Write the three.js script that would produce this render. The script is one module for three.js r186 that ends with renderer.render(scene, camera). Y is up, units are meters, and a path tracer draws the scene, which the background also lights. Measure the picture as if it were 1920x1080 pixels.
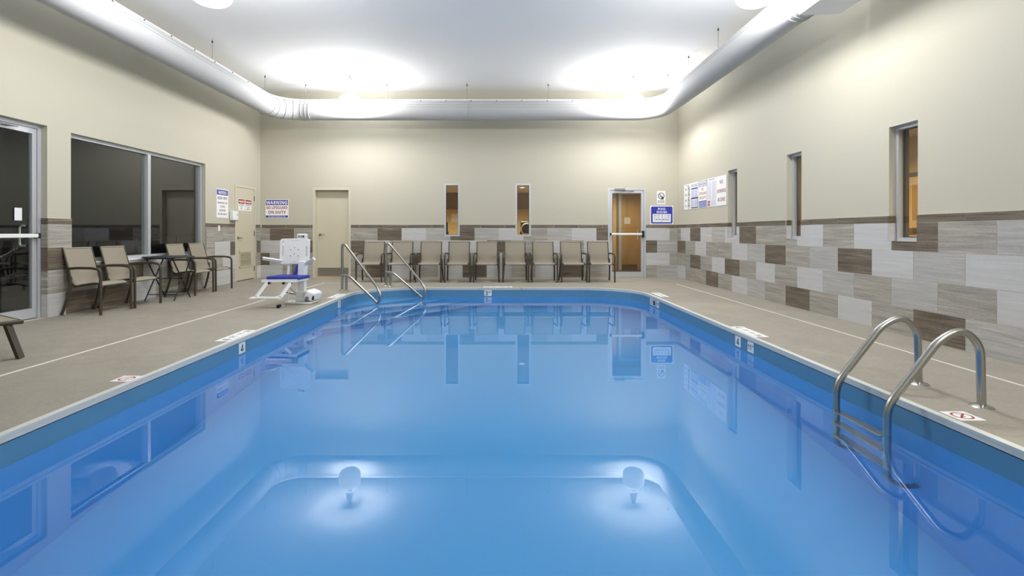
import * as THREE from 'three';
import { mergeGeometries } from 'three/addons/utils/BufferGeometryUtils.js';
import { RoundedBoxGeometry } from 'three/addons/geometries/RoundedBoxGeometry.js';
import { ImprovedNoise } from 'three/addons/math/ImprovedNoise.js';

// ---------------------------------------------------------------- camera, light, exposure
const scene = new THREE.Scene();
const camera = new THREE.PerspectiveCamera(2 * Math.atan(540 / 950) * 180 / Math.PI, 1920 / 1080, 0.05, 200);
camera.position.set(0, 1.13, 0);
camera.lookAt(0, 1.13, -10);
camera.setViewOffset(1920, 1080, 22, 104.5, 1920, 1080);   // rising-front lens: verticals stay vertical
const renderer = new THREE.WebGLRenderer({ antialias: true });
renderer.toneMapping = THREE.LinearToneMapping;
renderer.toneMappingExposure = 1.0;
renderer.shadowMap.enabled = true;
scene.background = new THREE.Color(0.004, 0.0045, 0.006);  // night outside
const LAMP_CD = 14.8;          // each high-bay lamp
const LAMP_COLOR = new THREE.Color(1, 0.99, 0.975);
const WARM = new THREE.Color(1, 0.86, 0.66);

// ---------------------------------------------------------------- main dimensions (metres; z = -distance)
const XL = -6.0, XR = 4.44, ZB = -12.667, ZF = 1.6, H = 4.63;
const WATER = -0.18;
const PX0 = -2.77, PX1 = 2.70, PZ0 = -10.32, PZ1 = -0.75, PR = 1.1;   // pool inside

// ---------------------------------------------------------------- helpers
let seed = 12345;
const rnd = () => { seed = (seed * 1664525 + 1013904223) >>> 0; return seed / 4294967296; };
const used = {};
function numbered(n) { used[n] = (used[n] ?? -1) + 1; return used[n] ? `${n}_${String(used[n]).padStart(3, '0')}` : n; }
function tag(o, label, category, group) { o.userData = { label, category }; if (group) o.userData.group = group; return o; }
function shade(o) { o.castShadow = true; o.receiveShadow = true; return o; }
function part(name, geo, mat, parent) { const m = shade(new THREE.Mesh(geo, mat)); m.name = name; parent.add(m); return m; }
function thing(name, label, category, [x, y, z] = [0, 0, 0], turn = 0, group) {
  const o = new THREE.Group(); o.name = numbered(name); o.position.set(x, y, z); o.rotation.y = turn; scene.add(o);
  return tag(o, label, category, group);
}
function single(name, geo, mat, label, category, [x, y, z] = [0, 0, 0], turn = 0, group) {
  const m = shade(new THREE.Mesh(geo, mat)); m.name = numbered(name); m.position.set(x, y, z); m.rotation.y = turn; scene.add(m);
  return tag(m, label, category, group);
}
function structure(name, label) { const o = new THREE.Group(); o.name = name; o.userData = { kind: 'structure', label }; scene.add(o); return o; }
function structMesh(name, geo, mat, label) { const m = shade(new THREE.Mesh(geo, mat)); m.name = name; m.userData = { kind: 'structure', label }; scene.add(m); return m; }
const box = (x0, x1, y0, y1, z0, z1) => { const g = new THREE.BoxGeometry(x1 - x0, y1 - y0, z1 - z0); g.translate((x0 + x1) / 2, (y0 + y1) / 2, (z0 + z1) / 2); return g; };
const rbox = (w, h, d, r, x = 0, y = 0, z = 0) => { const g = new RoundedBoxGeometry(w, h, d, 2, r); g.translate(x, y, z); return g; };
const merge = (l) => mergeGeometries(l.map((g) => { const n = g.index ? g.toNonIndexed() : g; for (const k of Object.keys(n.attributes)) if (!['position', 'normal', 'uv'].includes(k)) n.deleteAttribute(k); return n; }));
const V = (x, y, z) => new THREE.Vector3(x, y, z);
function rounded(pts, r) {                     // polyline with rounded corners -> curve path
  const p = pts.map((a) => V(...a)), path = new THREE.CurvePath();
  let last = p[0];
  for (let i = 1; i < p.length - 1; i++) {
    const a = p[i - 1].clone().sub(p[i]), b = p[i + 1].clone().sub(p[i]);
    const rr = Math.min(Array.isArray(r) ? r[i - 1] : r, a.length() * 0.49, b.length() * 0.49);
    const s = p[i].clone().add(a.normalize().multiplyScalar(rr)), e = p[i].clone().add(b.normalize().multiplyScalar(rr));
    path.add(new THREE.LineCurve3(last, s)); path.add(new THREE.QuadraticBezierCurve3(s, p[i], e)); last = e;
  }
  path.add(new THREE.LineCurve3(last, p[p.length - 1]));
  return path;
}
class Sampled extends THREE.Curve {            // even sampling of a CurvePath with dense bends
  constructor(path) { super(); this.path = path; }
  getPoint(t, o = new THREE.Vector3()) { return o.copy(this.path.getPointAt ? this.path.getPoint(t) : this.path.getPoint(t)); }
}
function tube(pts, radius, bend = 0.05, seg = 40, sides = 10, sy = 1) {
  const g = new THREE.TubeGeometry(new Sampled(rounded(pts, bend)), seg, radius, sides, false);
  return g;
}
function rod(a, b, r, sides = 8) {
  const A = V(...a), B = V(...b), d = B.clone().sub(A), g = new THREE.CylinderGeometry(r, r, d.length(), sides);
  g.applyQuaternion(new THREE.Quaternion().setFromUnitVectors(V(0, 1, 0), d.clone().normalize()));
  g.translate(...A.clone().add(B).multiplyScalar(0.5).toArray()); return g;
}
function bar(a, b, w, t) {                     // rectangular bar from a to b
  const A = V(...a), B = V(...b), d = B.clone().sub(A), g = new THREE.BoxGeometry(w, d.length(), t);
  g.applyQuaternion(new THREE.Quaternion().setFromUnitVectors(V(0, 1, 0), d.clone().normalize()));
  g.translate(...A.clone().add(B).multiplyScalar(0.5).toArray()); return g;
}
const noise = new ImprovedNoise();
function texture(w, h, f, repeat, srgb = true) {   // f(u, v) -> [r, g, b] 0..255
  const data = new Uint8Array(w * h * 4);
  for (let j = 0; j < h; j++) for (let i = 0; i < w; i++) {
    const c = f(i / w, j / h, i, j), k = (j * w + i) * 4;
    data[k] = Math.max(0, Math.min(255, c[0])); data[k + 1] = Math.max(0, Math.min(255, c[1])); data[k + 2] = Math.max(0, Math.min(255, c[2])); data[k + 3] = 255;
  }
  const t = new THREE.DataTexture(data, w, h); t.wrapS = t.wrapT = THREE.RepeatWrapping; t.magFilter = THREE.LinearFilter; t.minFilter = THREE.LinearFilter;
  if (srgb) t.colorSpace = THREE.SRGBColorSpace;
  if (repeat) t.repeat.set(...repeat);
  t.needsUpdate = true; return t;
}
// noise that tiles over 0..1 with n cells
function pn(u, v, n, m, z) {
  const x = u * n, y = v * m, N = (a, b) => noise.noise(a, b, z);
  const fx = u, fy = v;
  return (N(x, y) * (1 - fx) + N(x - n, y) * fx) * (1 - fy) + (N(x, y - m) * (1 - fx) + N(x - n, y - m) * fx) * fy;
}
const mat = (color, roughness = 0.6, metalness = 0, more = {}) => new THREE.MeshStandardMaterial({ color, roughness, metalness, ...more });

// ---------------------------------------------------------------- materials
const M = {};
M.ceiling = mat('#f6f7f8', 0.85);
const paintBump = texture(256, 256, (u, v) => { const n = 128 + 90 * pn(u, v, 40, 40, 3.3) + 60 * pn(u, v, 90, 90, 7.1); return [n, n, n]; }, [1.2, 1.2], false);
M.paint = mat('#c1bdad', 0.7, 0, { bumpMap: paintBump, bumpScale: 0.0006 });
M.trimPaint = mat('#cdc7b3', 0.5);
M.doorPaint = mat('#cac3ad', 0.45);
const deckMap = texture(1024, 1024, (u, v) => {
  const a = pn(u, v, 5, 5, 1.2) * 9 + pn(u, v, 17, 17, 2.7) * 7 + pn(u, v, 70, 70, 5.1) * 9 + pn(u, v, 240, 240, 8.1) * 10;
  return [151 + a, 145 + a, 134 + a];
}, [0.42, 0.42]);
const deckBump = texture(512, 512, (u, v) => { const n = 128 + 70 * pn(u, v, 60, 60, 1.9) + 60 * pn(u, v, 130, 130, 4.4); return [n, n, n]; }, [0.7, 0.7], false);
M.deck = mat('#ffffff', 0.72, 0, { map: deckMap, bumpMap: deckBump, bumpScale: 0.0015 });
M.strip = mat('#e6e4de', 0.5);
M.grout = mat('#d3d0c6', 0.9);
M.coping = mat('#d6d8d4', 0.35);
function grain(r, g, b, amp, z) {
  return texture(1024, 512, (u, v) => {
    const w = v + 0.012 * pn(u, v, 6, 6, z + 9);
    const s = pn(u, w, 5, 60, z) * 1.0 + pn(u, w, 9, 140, z + 1.3) * 0.8 + pn(u, w, 3, 22, z + 2.9) * 0.7 + pn(u, v, 80, 200, z + 4) * 0.5 + pn(u, v, 160, 320, z + 6) * 0.4;
    const k = s * amp; return [r + k, g + k, b + k * 0.95];
  }, [1 / 2.4, 1 / 1.2]);
}
M.tileL = mat('#fff', 0.42, 0, { map: grain(194, 194, 195, 11, 0.4) });
M.tileG = mat('#fff', 0.42, 0, { map: grain(175, 174, 171, 24, 10.7) });
M.tileM = mat('#fff', 0.42, 0, { map: grain(161, 157, 149, 33, 20.3) });
M.tileD = mat('#fff', 0.42, 0, { map: grain(108, 98, 86, 38, 30.9) });
M.liner = mat('#7ac4fb', 0.5);
M.linerShaded = mat('#568bb0', 0.5);  // liner above the water, darkened with painted coping shade and grime
M.linerLine = mat('#3f7fb2', 0.5);
M.water = new THREE.MeshPhysicalMaterial({ color: '#ffffff', roughness: 0, transmission: 1, thickness: 1.3, ior: 1.333, attenuationColor: new THREE.Color(0.7, 0.92, 0.995), attenuationDistance: 2.2 });
M.alu = mat('#c9ccd2', 0.35, 0.35);
M.aluDark = mat('#8d8f92', 0.4, 0.5);
M.steel = mat('#b3b2af', 0.26, 1);
M.kick = mat('#a8a6a0', 0.38, 1);
M.glass = new THREE.MeshPhysicalMaterial({ color: '#f3f6f4', roughness: 0, transmission: 1, thickness: 0, ior: 1.52 });
M.bronze = mat('#4d463c', 0.42, 0.25);
const weave = texture(128, 128, (u, v, i, j) => { const n = 128 + 60 * Math.sin(i * Math.PI / 4) * Math.sin(j * Math.PI / 4); return [n, n, n]; }, [30, 30], false);
M.sling = mat('#968e7f', 0.75, 0, { bumpMap: weave, bumpScale: 0.0004 });
M.black = mat('#1c1d20', 0.5);
M.tableTop = mat('#2c2f38', 0.35, 0.2);
M.white = mat('#eceef0', 0.38);
M.blue = mat('#22329b', 0.6);
M.duct = mat('#b9babc', 0.75);
M.ductSeam = mat('#9fa1a3', 0.6);
M.sheet = mat('#eeeeee', 0.5);
M.dark = mat('#33302c', 0.6);
M.globe = mat('#ffffff', 0.4, 0, { emissive: new THREE.Color(1, 0.99, 0.96), emissiveIntensity: 1.25 });
M.tan = mat('#cbb078', 0.75);
M.tanDark = mat('#8c7759', 0.75);
M.bronzeFrame = mat('#6b5e50', 0.5, 0.2);
M.wood = mat('#b8935c', 0.5);
M.woodLight = mat('#d9b47e', 0.5);
M.carpet = mat('#6e5038', 0.95);
M.lightTile = mat('#d8d5cc', 0.8);

// ---------------------------------------------------------------- walls with openings and tiles
// u runs along the wall, v up; place(u, v, w) gives the world point, w = distance into the room
const PLACE = {
  left: new THREE.Matrix4().makeBasis(V(0, 0, -1), V(0, 1, 0), V(1, 0, 0)).setPosition(XL, 0, 0),
  right: new THREE.Matrix4().makeBasis(V(0, 0, 1), V(0, 1, 0), V(-1, 0, 0)).setPosition(XR, 0, 0),
  back: new THREE.Matrix4().makeBasis(V(1, 0, 0), V(0, 1, 0), V(0, 0, 1)).setPosition(0, 0, ZB),
};
function plate(u0, u1, v0, v1, holes, depth, w0) {
  const s = new THREE.Shape([[u0, v0], [u1, v0], [u1, v1], [u0, v1]].map((p) => new THREE.Vector2(...p)));
  for (const [a, b, c, d] of holes) s.holes.push(new THREE.Path([[a, c], [a, d], [b, d], [b, c]].map((p) => new THREE.Vector2(...p))));
  const g = new THREE.ExtrudeGeometry(s, { depth, bevelEnabled: false }); g.translate(0, 0, w0); return g;
}
function subtract(rects, [a, b, c, d]) {
  const out = [];
  for (const [u0, u1, v0, v1] of rects) {
    if (a >= u1 || b <= u0 || c >= v1 || d <= v0) { out.push([u0, u1, v0, v1]); continue; }
    if (a > u0) out.push([u0, a, v0, v1]);
    if (b < u1) out.push([b, u1, v0, v1]);
    const l = Math.max(a, u0), r = Math.min(b, u1);
    if (c > v0) out.push([l, r, v0, c]);
    if (d < v1) out.push([l, r, d, v1]);
  }
  return out.filter(([u0, u1, v0, v1]) => u1 - u0 > 0.012 && v1 - v0 > 0.012);
}
function tileBox(u0, u1, v0, v1, du, dv) {
  const g = new THREE.BoxGeometry(u1 - u0, v1 - v0, 0.009); const p = g.attributes.position, uv = g.attributes.uv;
  for (let i = 0; i < p.count; i++) uv.setXY(i, p.getX(i) + du + p.getZ(i), p.getY(i) + dv);
  g.translate((u0 + u1) / 2, (v0 + v1) / 2, 0.0085); return g;
}
const PITCH = 0.608, ROW = 0.3075, BAND0 = 1.235, BAND1 = 1.318, GAP = 0.0022;
const shared = {};
function tiles(parent, matrix, u0, u1, rows, holes) {     // rows: [v0, v1, offset, letters from u0's first whole joint]
  for (const [v0, v1, joints, letters, uMin = u0, uMax = u1] of rows) {
    for (let k = 0; k < letters.length; k++) {
      const a = Math.max(uMin, joints + k * PITCH), b = Math.min(uMax, joints + (k + 1) * PITCH);
      if (b - a < 0.03) continue;
      const cell = [a + GAP, b - GAP, v0 + GAP, v1 - GAP];
      let rects = [cell];
      for (const h of holes) rects = subtract(rects, h);
      if (!rects.length) continue;
      const material = M['tile' + letters[k]], variant = Math.floor(rnd() * 6);
      let g, off = null;
      if (rects.length === 1 && rects[0] === cell && b - a > PITCH - 1e-6) {
        const key = `${(v1 - v0).toFixed(3)}_${variant}`, w = PITCH - 2 * GAP, h = v1 - v0 - 2 * GAP;
        g = shared[key] ??= tileBox(-w / 2, w / 2, -h / 2, h / 2, variant * 0.37, variant * 0.53);
        off = [(a + b) / 2, (v0 + v1) / 2];
      } else g = merge(rects.map((r) => tileBox(...r, variant * 0.37 + r[0], variant * 0.53 + r[2])));
      const m = part('tile', g, material, parent);
      m.matrixAutoUpdate = true;
      const t = matrix.clone(); if (off) t.multiply(new THREE.Matrix4().makeTranslation(off[0], off[1], 0));
      t.decompose(m.position, m.quaternion, m.scale);
    }
  }
}
const put = (m, matrix) => { matrix.decompose(m.position, m.quaternion, m.scale); return m; };
function wall(name, label, side, u0, u1, holes, rows, lower = BAND1) {
  const o = structure(name, label);
  put(part('plaster', plate(u0, u1, -0.1, H + 0.1, holes.map(([a, b, c, d]) => [a, b, Math.max(c, -0.05), d]), 0.2, -0.2), M.paint, o), PLACE[side]);
  let back = [[u0, u1, 0, lower]];
  for (const h of holes) back = subtract(back, h);
  put(part('grout', merge(back.map(([a, b, c, d]) => box(a, b, c, d, 0, 0.0108))), M.grout, o), PLACE[side]);
  tiles(o, PLACE[side], u0, u1, rows, holes);
  return o;
}
const R = (i) => [BAND0 - (i + 1) * (BAND0 / 4), BAND0 - i * (BAND0 / 4)];
const D25 = 'D'.repeat(25);

// back wall
const HB = [[-4.68, -3.74, 0, 2.235], [-1.40, -1.013, 1.03, 2.345], [0.379, 0.765, 1.03, 2.345], [2.69, 3.64, 0, 2.235]];
const j1 = -2.464 - 6 * PITCH, j2 = j1 + PITCH / 2;      // joint positions
wall('wall_back', 'cream back wall with a dado of wood-look tiles', 'back', XL, XR, HB, [
  [BAND0, BAND1, j2 - PITCH / 4, 'D'.repeat(20)],
  [...R(0), j1, 'MDMMMDLGDGLMGLDMLMMM', -4.68, XR],
  [...R(1), j2, 'DLMDLMGLLDMLMLMDGGM', -4.68, XR],
  [...R(2), j1, 'MDGMMMDGMMLDMLGMLMMM', -4.68, XR],
  [...R(3), j2, 'LGMMDLMLDLMLDMLMGMGM', -4.68, XR],
  [...R(0), -6.365, 'MDM', XL, -4.68],
  [...R(1), -6.05, 'LMD', XL, -4.68],
  [...R(2), -6.365, 'DGM', XL, -4.68],
  [...R(3), -6.05, 'LMG', XL, -4.68],
]);
// right wall: u = z, so joints run from the far corner towards the camera
const HR = [[-9.88, -9.50], [-7.85, -7.466], [-5.786, -5.387], [-3.73, -3.34], [-1.67, -1.28]].map(([a, b]) => [a, b, 1.03, 2.33]);
const q1 = -21.53 * PITCH + 0.06, q2 = -21.03 * PITCH + 0.06;
const rightWall = wall('wall_right', 'cream side wall with a dado of wood-look tiles and slit windows', 'right', ZB, ZF, HR, [
  [BAND0, BAND1, q2, D25],
  [...R(0), q1, 'MLDLGLDMMLMLDMGLMDLMGLDM'],
  [...R(1), q2, 'DMLMMLGDMGDLGLLMDGLMLDGM'],
  [...R(2), q1, 'MMDMLDMLMLGMGMLGDMLGMLDG'],
  [...R(3), q2, 'LMMDMLGMDMLMDGMLDMGLMDLG'],
]);
// left wall: u = -z
const HL = [[5.62, 6.71, 0, 2.54], [7.08, 10.31, 0.70, 2.52], [11.45, 12.39, 0, 2.215]];
const l2 = 10.63 - 20 * PITCH, l1 = l2 + PITCH / 2;
const leftWall = wall('wall_left', 'cream side wall with a glass door, a wide dark window and a dado of tiles', 'left', -ZF, -ZB, HL, [
  [BAND0, BAND1, l1, 'D'.repeat(24)],
  [...R(0), l1, 'MLGDMLMGLDMMGMLMGLMMMGM'],
  [...R(1), l2, 'LMDGMLMDGLMMDDMLMLDMLDGD'],
  [...R(2), l1, 'MGLMDMLGMDMMDMMDGDMMLGM'],
  [...R(3), l2, 'GMLDMGLMDMLDMLDDLMDMLGM'],
]);
// tiles that wrap into the reveals of the openings
function revealTiles(parent, x0, x1, z, rows) {
  rows.forEach(([v0, v1, letter], k) => {
    const g = tileBox(x0 + GAP, x1 - GAP, v0 + GAP, v1 - GAP, k * 0.7, k * 0.4); g.translate(0, 0, z - 0.004);
    part('reveal_tile', g, M['tile' + letter], parent);
  });
}
revealTiles(leftWall, XL - 0.075, XL + 0.012, -6.71, [[BAND0, BAND1, 'D'], [...R(0), 'M'], [...R(1), 'D'], [...R(2), 'M'], [...R(3), 'L']]);
for (const [a] of HR) revealTiles(rightWall, XR - 0.012, XR + 0.07, a, [[BAND0, BAND1, 'D'], [1.03, BAND0, 'L']]);
// wall behind the camera
structMesh('wall_front', box(XL - 0.2, XR + 0.2, -0.1, H + 0.1, ZF, ZF + 0.2), M.paint, 'cream wall behind the viewer');
structMesh('ceiling', box(XL - 0.2, XR + 0.2, H, H + 0.2, ZB - 0.2, ZF + 0.2), M.ceiling, 'smooth white ceiling');

// ---------------------------------------------------------------- deck, pool, water
function poolOutline(off, seg = 14) {
  const r = PR + off, x0 = PX0 - off, x1 = PX1 + off, z0 = PZ0 - off, z1 = PZ1 + off, pts = [];
  for (const [cx, cz, a0] of [[x1 - r, z1 - r, 0], [x0 + r, z1 - r, 1], [x0 + r, z0 + r, 2], [x1 - r, z0 + r, 3]])
    for (let i = 0; i <= seg; i++) { const a = (a0 + i / seg) * Math.PI / 2; pts.push([cx + r * Math.cos(a), cz + r * Math.sin(a)]); }
  return pts;                                              // x, z
}
function flat(outer, holes, y0, y1) {                      // horizontal slab, outlines in x, z
  const s = new THREE.Shape(outer.map(([x, z]) => new THREE.Vector2(x, -z)));
  for (const h of holes) s.holes.push(new THREE.Path(h.map(([x, z]) => new THREE.Vector2(x, -z))));
  const g = new THREE.ExtrudeGeometry(s, { depth: y1 - y0, bevelEnabled: false });
  g.rotateX(-Math.PI / 2); g.translate(0, y0, 0); return g;
}
structMesh('floor', flat([[XL, ZF], [XR, ZF], [XR, ZB], [XL, ZB]], [poolOutline(0.03)], -0.2, 0), M.deck, 'tan textured concrete pool deck');
function band(offA, offB, y0, y1) { return flat(poolOutline(offB), [poolOutline(offA)], y0, y1); }
{
  const pool = structure('pool_basin', 'blue lined swimming pool basin with corner steps');
  part('basin_wall', band(0.0, 0.12, -1.9, WATER - 0.01), M.liner, pool);
  part('shaded_waterline_wall', band(0.0, 0.12, WATER - 0.01, -0.045), M.linerShaded, pool);  // wall above water; shade under the coping is put into its colour
  const s = new THREE.Shape(poolOutline(0.06).map(([x, z]) => new THREE.Vector2(x, -z)));
  const g = new THREE.ExtrudeGeometry(s, { depth: 0.1, bevelEnabled: false }); g.rotateX(-Math.PI / 2);
  const p = g.attributes.position;
  for (let i = 0; i < p.count; i++) p.setY(i, p.getY(i) - 1.45 - 0.034 * (p.getZ(i) - PZ0));
  g.computeVertexNormals();
  part('basin_floor', g, M.liner, pool);
  // corner steps
  const edges = [[-1.5, -8.9], [-1.05, -8.45], [-0.62, -8.02], [-0.2, -7.6]];
  const arc = []; for (let i = 0; i <= 12; i++) { const a = Math.PI + i / 12 * Math.PI / 2, r = PR + 0.02; arc.push([PX0 - 0.02 + r + r * Math.cos(a), PZ0 - 0.02 + r + r * Math.sin(a)]); }
  edges.forEach(([xe, ze], k) => {
    const top = WATER - 0.22 - 0.23 * k;
    const st = part('step', flat([[PX0 - 0.02, ze], ...arc, [xe, PZ0 - 0.02]], [], top - 0.23 - (k === 3 ? 0.3 : 0), top), M.liner, pool);
    const a = V(PX0, top + 0.002, ze), b = V(xe, top + 0.002, PZ0), d = b.clone().sub(a).normalize(), n = V(-d.z, 0, d.x);
    if (n.x * (-1) + n.z * (-1) < 0) n.negate();
    const a2 = a.clone().addScaledVector(n, 0.045), b2 = b.clone().addScaledVector(n, 0.045);
    part('nosing_stripe', flat([[a.x, a.z], [b.x, b.z], [b2.x, b2.z], [a2.x, a2.z]], [], top - 0.01, top + 0.003), M.linerLine, st);
  });
}
{
  const c = structure('trim_1', 'white pool edge coping');
  part('coping_face', band(0, 0.028, -0.05, -0.004), M.coping, c);
  part('coping_lip', band(-0.006, 0.045, -0.016, 0.003), M.coping, c);
  part('coping_joint', box(-0.0035, 0.0035, -0.05, 0.0035, 0, 0.002).translate(0.43, 0, PZ0 + 0.006), M.dark, c);
}
{
  const w = shade(new THREE.Mesh(flat(poolOutline(0.05), [], -1.95, WATER), M.water)); w.name = 'pool_water';
  w.userData = { kind: 'stuff', label: 'still clear blue water filling the pool', category: 'water' }; scene.add(w);
}
{
  const c = structure('trim_2', 'pale strips inlaid in the deck round the pool');
  part('deck_strip', box(-3.943, -3.917, 0, 0.003, -11.3, ZF), M.strip, c);
  part('deck_strip', box(3.832, 3.852, 0, 0.003, -11.05, ZF), M.strip, c);
  part('deck_strip', box(-3.943, -2.4, 0, 0.002, -11.306, -11.294), M.strip, c);
}

// ---------------------------------------------------------------- ventilation duct
{
  const DX0 = -5.2, DX1 = 3.70, DZ = -11.85, DY = 3.97, DR = 0.22, B = 0.62;
  const stations = [];                                     // [x, z, outward normal angle direction dx, dz]
  const line = (x0, z0, x1, z1, n, dx, dz) => { for (let i = 0; i <= n; i++) stations.push([x0 + (x1 - x0) * i / n, z0 + (z1 - z0) * i / n, dx, dz]); };
  const arc = (cx, cz, a0, a1, n) => { for (let i = 1; i < n; i++) { const a = a0 + (a1 - a0) * i / n; stations.push([cx + B * Math.cos(a), cz + B * Math.sin(a), Math.cos(a), Math.sin(a)]); } };
  const z0 = ZF - 0.3, z1 = -6.12;
  line(DX0, z0, DX0, DZ + B, 10, -1, 0);
  arc(DX0 + B, DZ + B, Math.PI, Math.PI * 1.5, 10);
  line(DX0 + B, DZ, DX1 - B, DZ, 8, 0, -1);
  arc(DX1 - B, DZ + B, Math.PI * 1.5, Math.PI * 2, 10);
  line(DX1, DZ + B, DX1, z1, 6, 1, 0);
  function sweep(profile, closed = true, st = stations) {  // profile: [outward offset, height] points
    const n = profile.length, pos = [], idx = [];
    st.forEach(([x, z, dx, dz]) => profile.forEach(([o, h]) => pos.push(x + dx * o, DY + h, z + dz * o)));
    for (let i = 0; i < st.length - 1; i++) for (let k = 0; k < (closed ? n : n - 1); k++) {
      const a = i * n + k, b = i * n + (k + 1) % n, c = a + n, d = b + n; idx.push(a, b, c, b, d, c);
    }
    const g = new THREE.BufferGeometry(); g.setAttribute('position', new THREE.Float32BufferAttribute(pos, 3)); g.setIndex(idx); g.computeVertexNormals(); return g;
  }
  const circle = (r, n = 40, cx = 0, cy = 0) => Array.from({ length: n }, (_, i) => [cx + r * Math.cos(i / n * 2 * Math.PI), cy + r * Math.sin(i / n * 2 * Math.PI)]);
  const d = thing('air_duct', 'white round fabric air duct hung below the ceiling along three walls', 'duct');
  part('duct_body', sweep(circle(DR)), M.duct, d);
  part('duct_end', new THREE.CircleGeometry(DR, 40).translate(DX1, DY, z1), M.duct, d);
  part('track', sweep([[-0.03, DR + 0.0], [0.03, DR + 0.0], [0.03, DR + 0.045], [-0.03, DR + 0.045]]), M.sheet, d);
  part('seam', sweep(circle(0.004, 6, -DR * Math.cos(0.45), DR * Math.sin(0.45))), M.ductSeam, d);
  part('seam', sweep(circle(0.004, 6, -DR * Math.cos(0.2), DR * Math.sin(0.2))), M.ductSeam, d);
  const ring = (x, z, turn, r = DR + 0.004) => { const g = new THREE.TorusGeometry(r, 0.007, 6, 36); g.rotateY(turn); g.translate(x, DY, z); return g; };
  for (const x of [-4.6, -4.5, -4.42, -0.75]) part('seam_ring', ring(x, DZ, Math.PI / 2), M.ductSeam, d);
  for (const a of [0.25, 0.5, 0.75]) { const t = Math.PI + a * Math.PI / 2; part('seam_ring', ring(DX0 + B + B * Math.cos(t), DZ + B + B * Math.sin(t), -t), M.ductSeam, d); }
  part('seam_ring', ring(DX0, DZ + B, 0), M.ductSeam, d);
  for (const z of [-6.2, -6.3]) part('seam_ring', ring(DX1, z, 0), M.ductSeam, d);
  const clip = new THREE.SphereGeometry(0.012, 8, 6);
  for (let i = 0; i < 13; i++) { const c = part('clip', clip, M.dark, d); c.position.set(-4.2 + i * 0.6 * 0.98, DY + DR - 0.002, DZ + 0.075); }
  for (let i = 0; i < 14; i++) { const c = part('clip', clip, M.dark, d); c.position.set(DX0 + 0.075, DY + DR - 0.002, -10.9 + i * 0.6); }
  const cable = new THREE.CylinderGeometry(0.004, 0.004, H - DY - DR - 0.004, 6).translate(0, (H + DY + DR - 0.004) / 2, 0);
  const anchor = new THREE.CylinderGeometry(0.014, 0.014, 0.03, 8).translate(0, H - 0.06, 0);
  for (const [x, z] of [[DX0, -9.15], [DX0, -11.2], [DX0, -6.6], [DX0, -4.0], [-4.55, DZ], [-2.65, DZ], [-0.78, DZ], [1.12, DZ], [DX1 - 0.02, -11.1], [DX1, -9.95], [DX1, -8.6]]) {
    const c = part('suspension_cable', cable, M.aluDark, d); c.position.set(x, 0, z);
    part('cable_anchor', anchor, M.dark, c);
  }
  const bx = thing('supply_duct', 'white rectangular sheet metal duct joining the round duct', 'duct');
  part('duct_body', box(3.60, 4.07, 3.75, 4.22, -6.10, -3.4), M.sheet, bx);
  part('wall_branch', box(4.05, XR - 0.002, 3.77, 4.2, -4.0, -3.42), M.sheet, bx);
}

// ---------------------------------------------------------------- lamps
function lamp(x, z, label) {
  const o = thing('pendant_lamp', label, 'lamp', [x, H, z], 0, 'ceiling lamps over the pool');
  const at = (g, y) => g.translate(0, y, 0);
  part('hook', merge([new THREE.TorusGeometry(0.035, 0.007, 6, 16).translate(0, -0.08, 0), rod([0, 0, 0], [0, -0.05, 0], 0.008), rod([-0.03, -0.1, 0.01], [0.05, -0.055, 0.01], 0.007)]), M.dark, o);
  part('ballast_housing', at(new THREE.CylinderGeometry(0.05, 0.10, 0.2, 20), -0.22), M.white, o);
  part('mounting_plate', rbox(0.21, 0.02, 0.21, 0.006, 0, -0.33, 0), M.white, o);
  part('neck', at(new THREE.CylinderGeometry(0.045, 0.055, 0.09, 20), -0.385), M.white, o);
  part('cord', tube([[0.05, -0.34, 0], [0.085, -0.37, 0], [0.07, -0.42, 0]], 0.006, 0.03, 12, 6), M.white, o);
  const prof = [[0, 0], [0.12, 0.006], [0.18, 0.025], [0.225, 0.075], [0.238, 0.15], [0.238, 0.27], [0.225, 0.325], [0.16, 0.372], [0.06, 0.392], [0, 0.394]].map(([a, b]) => new THREE.Vector2(a, b - 0.82));
  part('globe', new THREE.LatheGeometry(new THREE.SplineCurve(prof).getPoints(48).map((v) => new THREE.Vector2(Math.max(0, v.x), v.y)), 40), M.globe, o);
  const l = new THREE.PointLight(LAMP_COLOR, LAMP_CD, 0, 2); l.position.set(0, -0.62, 0); l.shadow.radius = 8; l.castShadow = true; o.add(l);
  return o;
}
lamp(-3.37, -11.35, 'glowing white drum lamp hanging near back wall, above the door with kick plate');
lamp(2.98, -11.34, 'glowing white drum lamp hanging near back wall, above the glass door');
lamp(-3.4, -5.95, 'glowing white drum lamp hanging over the pool on the wide window side');
lamp(3.02, -5.97, 'glowing white drum lamp hanging over the pool beside the rectangular duct');
lamp(3.02, -0.5, 'glowing white drum lamp hanging over the pool end by the ladder');

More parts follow.
